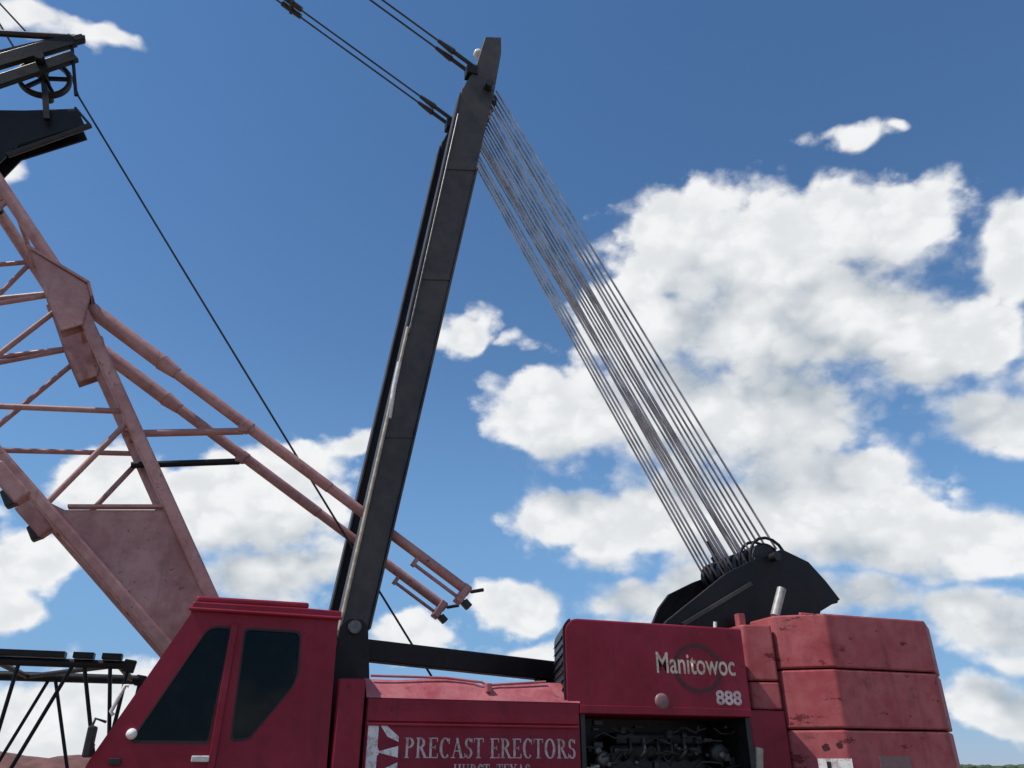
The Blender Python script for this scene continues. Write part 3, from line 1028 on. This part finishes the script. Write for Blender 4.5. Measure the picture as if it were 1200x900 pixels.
# --- rear gantry with the lower rope sheaves
def make_gantry():
    out = [XZ(780, 728, 8.75), XZ(850, 672, 8.75), XZ(880, 657, 8.75), XZ(915, 644, 8.75), XZ(946, 659, 8.75), XZ(966, 681, 8.75), XZ(983, 703, 8.75), XZ(960, 717, 8.75)]
    x0, z0 = out[0]
    full = [(x0 - .45, z0 - .45)] + out + [(7.55, 3.30), (6.6, 3.10), (6.1, 2.6)]
    near = MB().prism(full, 8.72, 8.78).build('rear_gantry', BK, crane, 0.008, 'black arched rear gantry carrying the rope sheaves')
    MB().prism([(x0 + .50, z0 - .05), (x0 + .78, z0 + .46)] + out[1:] + full[-3:], 10.22, 10.28).build('side_plate', BK, near, 0.008)
    a, b_ = P(800, 732, 8.70), P(880, 684, 8.70)
    MB().beam(a, b_, .05, .045).build('edge_flange', M['mast'], near)
    for i in range(1, len(out) - 1):
        pass
    # top cover between the plates along the rear slope
    c0, c1, c2 = out[3], out[4], out[6]
    for p, q in ((c0, c1), (c1, out[5]), (out[5], c2)):
        MB().beam(Vector(((p[0] + q[0]) / 2, 8.781, (p[1] + q[1]) / 2 - .03)), Vector(((p[0] + q[0]) / 2, 10.219, (p[1] + q[1]) / 2 - .03)),
                  (Vector(p) - Vector(q)).length, .03, (q[0] - p[0], 0, q[1] - p[1])).build('cover_plate', BK, near)
    # legs down to the bed
    for y in (8.98, 10.1):
        MB().beam((6.1, y, 3.15), (6.1, y, 1.43), .18, .22).build('gantry_leg', BK, crane)
    sx, sz = 6.93, 4.16
    MB().tube([(sx, 8.6, sz), (sx, 10.4, sz)], .06, 14).build('sheave_shaft', M['dark'], near)
    for k in range(7):
        y = 8.88 + k * .205
        MB().lathe((sx, y, sz), [(.06, -.03), (.19, -.03), (.235, -.045), (.215, 0), (.235, .045), (.19, .03), (.06, .03)], 26).build('sheave', M['dark'], near)
    for y in (8.80, 9.05):
        pts = [(sx + .30 * math.cos(t), y, sz + .30 * math.sin(t)) for t in [math.radians(200 - 22 * k) for k in range(9)]]
        MB().tube(pts, .022, 8).build('rope_guard', BK, near)
    # dead-end link at the front
    MB().tube([P(829, 634, 10.1), P(838, 655, 10.1)], .03, 8).build('wedge_socket', M['dark'], near)
    MB().tube([P(836, 652, 10.1), P(848, 672, 10.1)], .055, 8).build('wedge_socket', M['dark'], near)


make_gantry()


# --- live mast
def make_mast():
    L0, L1, R0, R1 = (1.14, 2.86), (2.285, 11.45), (1.455, 2.86), (2.84, 11.6)
    prof = [L0, R0, R1, (2.955, 12.55), (2.95, 12.93), (2.66, 12.82), (2.50, 12.0), L1]
    mast = MB().prism(prof, 8.79, 8.97).build('mast', MS, crane, 0.012, 'tall dark grey box-section mast leaning back over the house')
    MB().prism(prof, 10.05, 10.23).build('mast_leg', BK, mast, 0.012)

    def lp(t, off=0.0):
        return Vector((L0[0] + (L1[0] - L0[0]) * t - off, 0, L0[1] + (L1[1] - L0[1]) * t))

    def rp(t, off=0.0):
        return Vector((R0[0] + (R1[0] - R0[0]) * t + off, 0, R0[1] + (R1[1] - R0[1]) * t))
    # flange plates run up both edges of each leg
    for y in (8.88, 10.14):
        MB().beam(lp(.01, .012) + Vector((0, y, 0)), lp(.985, .012) + Vector((0, y, 0)), .24, .022).build('flange', MS, mast)
        MB().beam(rp(.01, .012) + Vector((0, y, 0)), rp(.80, .012) + Vector((0, y, 0)), .24, .022).build('flange', MS, mast)
    # stiffeners / splice plates
    for t in (.28, .56, .80):
        a, b_ = lp(t, -.02), rp(t, -.02)
        MB().beam(a + Vector((0, 8.782, 0)), b_ + Vector((0, 8.782, 0)), .014, .10).build('splice_plate', MS, mast, 0.003)
    # cross ties between the legs
    for t in (.16, .50, .93):
        p = lp(t).lerp(rp(t), .5)
        MB().tube([(p.x, 8.97, p.z), (p.x, 10.05, p.z)], .07, 12).build('cross_tie', BK, mast)
    # foot pins
    MB().tube([(1.30, 8.66, 2.94), (1.30, 9.08, 2.94)], .07, 16).build('foot_pin', M['iron'], mast)
    MB().tube([(1.30, 9.94, 2.94), (1.30, 10.36, 2.94)], .07, 16).build('foot_pin', M['iron'], mast)
    for y in (8.70, 9.02, 9.96, 10.28):
        MB().prism([(1.0, 1.42), (1.62, 1.42), (1.45, 2.95), (1.38, 3.03), (1.22, 3.03), (1.15, 2.95)], y, y + .04).build('mast_bracket', BK, crane, 0.006)
    # pale conduit clipped on the near leg's front edge
    pts = [P(468, 425, 8.76), P(462, 452, 8.76), P(456, 490, 8.76)]
    MB().tube(pts, .03, 8).build('conduit', M['pipe'], mast)
    pts = [lp(t, .0) + Vector((0, 8.755, 0)) for t in (.005, .15, .30, .46)]  # added pale tube: sunlit line of the flange edge put into its colour
    MB().tube(pts, .022, 8).build('flange_highlight', M['beige'], mast)
    pts = [lp(t, -.03) + Vector((0, 8.768, 0)) for t in (.45, .7, .93)]  # thinner tube carries the same painted highlight up the leg
    MB().tube(pts, .016, 8).build('flange_highlight', M['iron'], mast)
    # crosshead with sheaves for the boom hoist lines
    cx, cz = 2.72, 11.62
    MB().tube([(cx, 8.66, cz), (cx, 10.36, cz)], .075, 16).build('crosshead_shaft', M['dark'], mast)
    for k in range(6):
        y = 9.06 + k * .17
        MB().lathe((cx, y, cz), [(.07, -.03), (.19, -.03), (.235, -.045), (.215, 0), (.235, .045), (.19, .03), (.07, .03)], 26).build('sheave', M['dark'], mast)
    MB().tube([(2.55, 8.97, 12.15), (2.55, 10.05, 12.15)], .06, 12).build('cross_tie', BK, mast)
    MB().box(2.36, 2.54, 8.765, 8.965, 11.85, 12.06).build('pendant_lug', M['black'], mast, 0.01)
    MB().box(2.36, 2.54, 10.03, 10.23, 11.85, 12.06).build('pendant_lug', M['black'], mast, 0.01)
    lpz = P(560, 62, 9.1)
    MB().lathe(lpz, [(.001, -.05), (.05, -.05), (.07, 0), (.07, .06), (.001, .06)], 14).build('work_lamp', M['lens'], mast)
    # black arm running back from the mast foot
    MB().beam((1.22, 9.0, 2.76), (3.95, 9.42, 2.645), .20, .225).build('mast_arm', BK, crane, 0.012)
    MB().box(3.70, 3.95, 9.32, 9.52, 1.42, 2.64).build('mast_arm_post', BK, crane, 0.01)
    MB().box(1.15, 1.9, 9.15, 10.6, 1.42, 2.30).build('hoist_drum_frame', BK, crane, 0.02)
    MB().tube([(2.45, 8.95, 1.95), (2.45, 10.1, 1.95)], .30, 26).build('hoist_drum', M['dark'], crane)
    for y in (8.93, 10.12):
        MB().lathe((2.45, y, 1.95), [(.001, -.02), (.42, -.02), (.42, .02), (.001, .02)], 30).build('drum_flange', BK, crane)


make_mast()


# --- boom hoist lines and pendants
def sag(a, b_, s, n=10):
    a, b_ = Vector(a), Vector(b_)
    return [a.lerp(b_, i / n) + Vector((0, 0, -s * 4 * (i / n) * (1 - i / n))) for i in range(n + 1)]


top_y = [8.86, 8.89] + [8.95 + .045 * i for i in range(5)] + [9.40 + .042 * i for i in range(8)] + [9.90 + .036 * i for i in range(7)]
bot_y = [8.82, 8.86] + [8.99 + .058 * i for i in range(5)] + [9.38 + .044 * i for i in range(8)] + [9.81 + .048 * i for i in range(7)]
for k, (ya, yb) in enumerate(zip(top_y, bot_y)):
    off = .20 if k % 2 == 0 else -.20
    nrm = Vector((.87, 0, .49))
    a = Vector((2.80, ya, 11.64)) + nrm * (off * .55)
    b_ = Vector((6.93, yb, 4.22)) + nrm * off
    MB().tube(sag(a, b_, rnd.uniform(.0, .05)), .0165, 7).build('boom_hoist_line', M['rope'], crane)

PD = Vector((-1, 0, .585)).normalized()
for side, Y in ((0, 8.86), (1, 10.12)):
    for k, dy in enumerate((-.075, .075)):
        a = Vector((2.38, Y + dy, 12.07))
        dirv = PD
        MB().tube([a - dirv * .13, a + dirv * 0.34], .035, 8).build('pendant_link', M['dark'], crane)
        MB().tube([a + dirv * .30, a + dirv * .62], .055, 8, .03).build('pendant_socket', M['dark'], crane)
        end = a + dirv * 20.6
        MB().tube(sag(a + dirv * .6, end, .03), .016, 8).build('boom_pendant', M['rope_dark'], crane)
        # connector between pendant lengths
        q = a + dirv * 3.42
        MB().tube([q - dirv * .20, q, q + dirv * .20], .05, 8).build('pendant_socket', M['dark'], crane)
    q = Vector((2.38, Y, 12.06)) + PD * 3.42
    MB().tube([q + Vector((0, -.13, 0)), q + Vector((0, .13, 0))], .04, 8).build('pendant_pin', M['dark'], crane)


# --- lattice boom
U = Vector((-.634, 0, .773)).normalized()      # along the boom
N = Vector((.773, 0, .634)).normalized()       # towards its top side


def make_boom():
    yn, yf = 8.84, 10.22
    topK = Vector((-2.22, 0, 6.46))
    botK = topK + U * (-.15) - N * 1.62
    foot_t, foot_b = Vector((.34, 0, 2.30)), Vector((.16, 0, 2.02))
    pin = Vector((.52, 0, 1.78))
    BL = 19.4
    # foot: web plates on both sides between the tapering chords
    def pxp(x, y):
        p = P(x, y, yn)
        return (p.x, p.z)
    web = [pxp(60, 590), pxp(76, 598), pxp(193, 598), (-.05, 3.0), (foot_t.x, foot_t.z), (.60, 1.86), (.50, 1.68), (foot_b.x, foot_b.z), pxp(190, 755)]
    boom = MB().prism(web, yn - .012, yn + .012).build('boom', BM, crane, 0.0, 'faded pink lattice boom rising over the cab')
    MB().prism(web, yf - .012, yf + .012).build('foot_web', BM, boom)
    for y in (yn, yf):
        MB().tube([(pin.x, y - .14, pin.z), (pin.x, y + .14, pin.z)], .09, 16).build('foot_pin', M['iron'], boom)
        MB().prism([(.1, 1.42), (.95, 1.42), (.62, 1.88), (.42, 1.88)], y + .05, y + .10).build('foot_bracket', BK, crane)
        vy = Vector((0, y, 0))
        MB().beam(foot_t + vy, topK + vy, .13, .135).build('chord', BM, boom, 0.025)
        MB().beam(foot_b + vy, botK + vy, .12, .12).build('chord', BM, boom, 0.025)
        MB().tube([topK - U * .02 + vy, topK + U * BL + vy], .072, 12).build('chord', BM, boom)
        MB().tube([botK + U * -.02 + vy, botK + U * (BL + .1) + vy], .072, 12).build('chord', BM, boom)
        # top edge strip of the web plate
        a, b_ = pxp(80, 594), pxp(196, 594)
        MB().beam((a[0], y, a[1]), (b_[0], y, b_[1]), .10, .03).build('web_flange', BM, boom)
        # gusset where the butt meets the straight section
        def gp(x, y_):
            p_ = P(x, y_, yn)
            return (p_.x, p_.z)
        g = [gp(36, 297), gp(104, 338), gp(107, 352), gp(98, 384), gp(72, 392), gp(54, 350)]
        MB().prism(g, y - .085, y - .068).build('gusset', BM, boom, 0.003)
        MB().prism(g, y + .068, y + .085).build('gusset', BM, boom, 0.003)
        e = [Vector((p[0], y, p[1])) for p in (gp(33, 293), gp(105, 336), gp(109, 352))]
        MB().beam(e[0], e[1], .22, .03).build('gusset_flange', BM, boom)
        MB().beam(e[1], e[2], .22, .03).build('gusset_flange', BM, boom)
        # lug at the lower knuckle
        k = P(16, 572, yn)
        k = Vector((k.x, y, k.z))
        dc = (botK - foot_b).normalized()
        MB().beam(k - dc * .17, k + dc * .30, .17, .17).build('splice_lug', BM, boom, 0.02)
        nd = -Vector((-dc.z, 0, dc.x)) if dc.x > 0 else Vector((-dc.z, 0, dc.x))
        MB().beam(k - dc * .16 + nd * .11, k + dc * .02 + nd * .06, .13, .12).build('splice_pin_block', M['dark'], boom, 0.02)
        # side lacing of the butt
        def tp(t):
            return foot_t.lerp(topK, t) + vy
        def bp(t):
            return foot_b.lerp(botK, t) + vy
        t1 = (P(128, 484, y) if y == yn else None)
        L = .032
        for p, q in ((tp(.665), bp(.60)), (tp(.685), bp(.90)), (topK - U * .05 + U * .10 + vy, bp(.93)), (topK + U * .12 + vy, botK + U * .7 + vy)):
            MB().tube([p, q], L, 10).build('lacing', BM, boom)
        # straight sections
        s = .12
        for i in range(4):
            MB().tube([topK + U * (s + 1.45 * i) + vy, botK + U * (s + .72 + 1.45 * i) + vy], L, 8).build('lacing', BM, boom)
            MB().tube([botK + U * (s + .72 + 1.45 * i) + vy, topK + U * (s + 1.45 * (i + 1)) + vy], L, 8).build('lacing', BM, boom)
        rest = MB()
        for i in range(4, 12):
            rest.tube([topK + U * (s + 1.45 * i) + vy, botK + U * (s + .72 + 1.45 * i) + vy], L, 6)
            rest.tube([botK + U * (s + .72 + 1.45 * i) + vy, topK + U * (s + 1.45 * (i + 1)) + vy], L, 6)
        rest.build('upper_lacing', BM, boom)
    # lacing across the top and bottom faces
    for base, nm in ((topK, 'lacing'), (botK, 'lacing')):
        for i in range(-1, 4):
            a = base + U * (.15 + 1.3 * i) if i >= 0 else base - U * .1
            MB().tube([a + Vector((0, yn, 0)), a + Vector((0, yf, 0))], .03, 8).build(nm, BM, boom)
            if i >= 0:
                MB().tube([a + Vector((0, yn, 0)), a + U * 1.3 + Vector((0, yf, 0))], .028, 8).build(nm, BM, boom)
    rest = MB()
    for base in (topK, botK):
        for i in range(4, 14):
            a = base + U * (.15 + 1.3 * i)
            rest.tube([a + Vector((0, yn, 0)), a + Vector((0, yf, 0))], .03, 6)
            rest.tube([a + Vector((0, yn, 0)), a + U * 1.3 + Vector((0, yf, 0))], .028, 6)
    rest.build('upper_face_lacing', BM, boom)
    # cross pipes of the butt's rear and front faces
    for t in (.36, .62):
        a = foot_b.lerp(botK, t)
        MB().tube([a + Vector((0, yn, 0)), a + Vector((0, yf, 0))], .035, 8).build('cross_pipe', BM, boom)
    MB().tube([foot_b.lerp(botK, .36) + Vector((0, yn, 0)), foot_b.lerp(botK, .62) + Vector((0, yf, 0))], .03, 8).build('cross_pipe', BM, boom)
    MB().tube([foot_b.lerp(botK, .62) + Vector((0, yn, 0)), foot_b.lerp(botK, .95) + Vector((0, yf, 0))], .03, 8).build('cross_pipe', BM, boom)
    for t in (.45, .72):
        a = foot_t.lerp(topK, t)
        MB().tube([a + Vector((0, yn, 0)), a + Vector((0, yf, 0))], .035, 8).build('cross_pipe', BM, boom)
    # head plates at the far tip, with sheaves
    tip = topK + U * BL
    for y in (yn, yf):
        MB().prism([((tip + q).x, (tip + q).z) for q in (N * .1, U * 1.2 - N * .4, U * 1.1 - N * .9, -N * 1.7)], y - .03, y + .03).build('boom_head_plate', BM, boom)
    MB().tube([tip + U * .9 - N * .6 + Vector((0, yn, 0)), tip + U * .9 - N * .6 + Vector((0, yf, 0))], .35, 20).build('boom_head_sheave', M['dark'], boom)
    return boom, topK


boom, topK = make_boom()


# --- boom stop struts with their links
for Y in (8.97, 10.04):
    a, b_ = Vector((-2.09, Y, 6.44)), Vector((2.74, Y, 3.41))
    def at(t):
        return a.lerp(b_, t)
    st = MB().tube([at(0), at(.195)], .088, 14).build('boom_stop_strut', BM, crane)
    MB().tube([at(.185), at(.225)], .098, 14, .07).build('collar', BM, st)
    MB().tube([at(.21), at(.62)], .066, 14).build('strut_tube', BM, st)
    MB().tube([at(.40), at(.415)], .074, 14).build('collar', BM, st)
    MB().tube([at(.60), at(.985)], .060, 14).build('strut_tube', BM, st)
    dn = Vector((-.53, 0, -.85))
    MB().tube([at(.86) + dn * .13, at(.985) + dn * .13], .022, 8).build('guide_rod', BM, st)
    MB().beam(at(.855), at(.855) + dn * .16, .06, .05).build('rod_bracket', BM, st)
    MB().beam(at(.975) - dn * .05, at(.975) + dn * .19, .14, .09).build('end_bracket', BM, st, 0.01)
    e = at(.985)
    d_ = (b_ - a).normalized()
    MB().beam(e + dn * .13, e + d_ * .10 + dn * .15, .10, .08).build('fork', M['dark'], st, 0.01)
    MB().tube([e - dn * .02 - d_ * .06, e + d_ * .02 - dn * .02, e + d_ * .06 - dn * .05 + Vector((.10, 0, .03))], .022, 8).build('stop_pin', M['dark'], st)
    # link from the boom chord to the strut
    p, q = Vector((-1.42, Y, 4.93)), Vector((-.17, Y, 5.14))
    MB().tube([p, q], .042, 10).build('strut_link', BM if Y < 9.5 else M['black'], crane)
    MB().box(q.x - .06, q.x + .06, Y - .05, Y + .05, q.z - .02, q.z + .08).build('link_lug', BM, crane, 0.01)


# --- black rope guide on the boom's back, and the hoist rope it carries
def make_rope_guide():
    ya, yb = 9.22, 9.50
    # root plates standing on the boom's top chords
    root = [topK + U * 3.0 + N * .05, topK + U * 4.4 + N * .05, topK + U * 4.6 + N * 1.5, topK + U * 3.6 + N * .9]
    def pz(x, y, Y):
        p = P(x, y, Y)
        return (p.x, p.z)
    low = [pz(-70, 128, ya), pz(92, 130, ya), pz(99, 146, ya), pz(20, 170, ya), pz(-2, 192, ya), pz(-60, 215, ya)]
    g = MB().prism(low, ya, ya + .03).build('rope_guide', BK, crane, 0.004, 'black rope guide frame with spoked sheave on the boom back')
    MB().prism(low, yb, yb + .03).build('side_plate', BK, g, 0.004)
    xs = [p[0] for p in low]
    MB().prism([pz(-70, 140, 9.36), pz(90, 134, 9.36), pz(90, 142, 9.36), pz(-70, 150, 9.36)], ya + .031, yb - .001).build('floor_plate', BK, g)
    MB().tube([P(8, 182, 9.25), P(106, 147, 9.25)], .04, 10).build('front_bar', M['dark'], g)
    MB().tube([P(88, 126, 9.23), P(106, 147, 9.25)], .018, 8).build('bar_link', M['dark'], g)
    MB().prism([XZ(-80, 92, 9.5), XZ(84, 52, 9.5), XZ(84, 66, 9.5), XZ(-80, 118, 9.5)], 9.3, 9.34).build('arm_web', BK, g)
    for x, y in ((-30, 200), (-62, 215)):
        pass
    for Y in (9.14, 9.66):
        MB().beam(P(-80, 122, Y), P(88, 66, Y), .08, .17).build('sheave_arm', BK, g, 0.01)
        MB().beam(P(-80, 96, Y), P(86, 47, Y), .08, .20).build('upper_arm', BK, g, 0.01)
        MB().tube([P(-80, 34, Y), P(100, 45, Y)], .045, 10).build('top_rail', M['dark'], g)
        MB().beam(P(86, 48, Y), P(98, 45, Y), .10, .10).build('arm_end', BK, g, 0.01)
        MB().tube([P(84, 50, Y), P(89, 112, Y)], .022, 8).build('tie_rod', BK, g)
        MB().tube([P(-64, 130, Y), P(-74, 40, Y)], .05, 8).build('upright', BK, g)
        rb = P(-64, 190, Y)
        MB().beam(P(-64, 130, Y), Vector((topK + U * 3.2).to_tuple()) + Vector((0, Y, 0)), .08, .12).build('root_strut', BK, g)
        MB().beam(P(-30, 200, Y), Vector((topK + U * 2.4).to_tuple()) + Vector((0, Y, 0)), .08, .10).build('root_strut', BK, g)
        MB().beam(P(52, 100, Y), P(55, 140, Y), .05, .07).build('bearing_post', BK, g)
    for f in ((topK + U * 3.2), (topK + U * 2.4)):
        MB().tube([f + Vector((0, 8.87, 0)), f + Vector((0, 10.13, 0))], .05, 10).build('mount_bar', BK, g)
    c = P(52, 92, 9.40)
    r = .33
    MB().lathe(c, [(r - .05, -.03), (r, -.045), (r - .02, 0), (r, .045), (r - .05, .03), (r - .05, -.03)], 36).build('guide_sheave', BK, g)
    MB().tube([c + Vector((0, -.42, 0)), c + Vector((0, .42, 0))], .06, 14).build('sheave_hub', BK, g)
    for k in range(5):
        t = 2 * math.pi * k / 5 + .3
        MB().beam(c, c + Vector((math.cos(t), 0, math.sin(t))) * (r - .04), .04, .05).build('spoke', BK, g)
    return c, r


gc, gr = make_rope_guide()
a = P(92, 113, 9.40)
MB().tube(sag(a, (2.70, 9.5, 2.12), .02), .0135, 8).build('hoist_rope', M['rope_dark'], crane)
arc = [gc + Vector((math.cos(t), 0, math.sin(t))) * (gr + .01) for t in [math.radians(150 - 16 * k) for k in range(9)]]
MB().tube(arc, .0135, 8).build('hoist_rope', M['rope_dark'], crane)
MB().tube([arc[-1], a], .0135, 8).build('hoist_rope', M['rope_dark'], crane)
b_ = P(26, 32, 9.40)
MB().tube([arc[0], b_ + Vector((-.3, 0, .0))], .0135, 8).build('hoist_rope', M['rope_dark'], crane)
d_ = (P(0, 4, 9.5) - P(26, 32, 9.5)).normalized()
MB().tube([P(34, 41, 9.5), P(34, 41, 9.5) + d_ * 9], .0135, 8).build('hoist_rope', M['rope_dark'], crane)


# ------------------------------------------------------------------ black lattice section lying behind
def make_section():
    yn, yf = 12.0, 14.1
    zt, zb = 2.80, .62
    x0, x1 = -9.0, -1.18
    sec = thing('lattice_boom_section', (-5, 13.05, .5), 'black lattice boom section lying level behind the slanted windscreen', 'boom section')
    for y, z in ((yn, zt), (yf, zt), (yn, zb), (yf, zb)):
        MB().tube([(x0, y, z), (x1, y, z)], .07 if y == yf else .055, 10).build('chord', BK, sec)
    # running boards of grating on the near top chord
    for a, b_ in (((-60), 76), (86, 110), (120, 143)):
        pa, pb = P(a, 771, yn), P(b_, 772, yn)
        MB().box(pa.x, pb.x, yn - .10, yn + .10, 2.865, 2.935).build('running_board', M['black'], sec)
    for i in range(6):
        x = x1 - .1 - 1.45 * i
        MB().tube([(x, yn, zt), (x, yf, zt)], .04, 8).build('cross_pipe', BK, sec)
        MB().tube([(x, yn, zt), (x - 1.45, yf, zt)], .035, 8).build('cross_pipe', BK, sec)
        MB().tube([(x, yn, zb), (x, yf, zb)], .04, 8).build('cross_pipe', BK, sec)
    # side lacing: traced on the near side, then regular
    for (ax, bx) in ((126, 126), (95, 105)):
        a = P(ax, 793, yn)
        b2_ = P(bx, 872, yn)
        d = (b2_ - a)
        e = a + d * ((a.z - zb) / -d.z)
        MB().tube([(a.x, yn, zt), (e.x, yn, zb)], .025, 8).build('lacing', BK, sec)
    for (ax, ay, bx, by), y in (((75, 797, 15, 897), yn), ((57, 797, 2, 887), yf), ((67, 812, 77, 887), yf), ((16, 797, 0, 850), yn)):
        a, b2_ = P(ax, ay, y), P(bx, by, y)
        d = (b2_ - a)
        e = a + d * ((a.z - zb) / -d.z)
        s = a + d * ((a.z - zt) / -d.z)
        MB().tube([s, e], .025, 8).build('lacing', BK, sec)
    for i in range(4):
        x = -3.6 - 1.3 * i
        for y in (yn, yf):
            MB().tube([(x, y, zt), (x - .65, y, zb)], .025, 8).build('lacing', BK, sec)
            MB().tube([(x - .65, y, zb), (x - 1.3, y, zt)], .025, 8).build('lacing', BK, sec)
    # end lugs
    for y in (yn, yf):
        MB().beam((x1 - .05, y, zt), (x1 + .10, y, zt - .02), .10, .16).build('end_lug', BK, sec, 0.015)
        MB().beam((x1 - .05, y, zb), (x1 + .10, y, zb), .10, .16).build('end_lug', BK, sec, 0.015)
        MB().tube([(x1 + .02, y, zt), (x1 - .06, y, zb)], .025, 8).build('lacing', BK, sec)
    for k, x in enumerate((-8.2, -2.6)):
        for j in range(2):
            z = -.02 + .29 * j
            t = MB().box(x - .15, x + .15, 11.6, 14.5, z, z + .285).build('timber_block', M['timber'], None, 0.015)
            t['label'] = ('upper' if j else 'lower') + ' timber baulk under the ' + ('clear' if k == 0 else 'cab-side') + ' end of black boom section'
            t['category'] = 'timber'
            t['group'] = 'timber baulks under the boom section'


make_section()
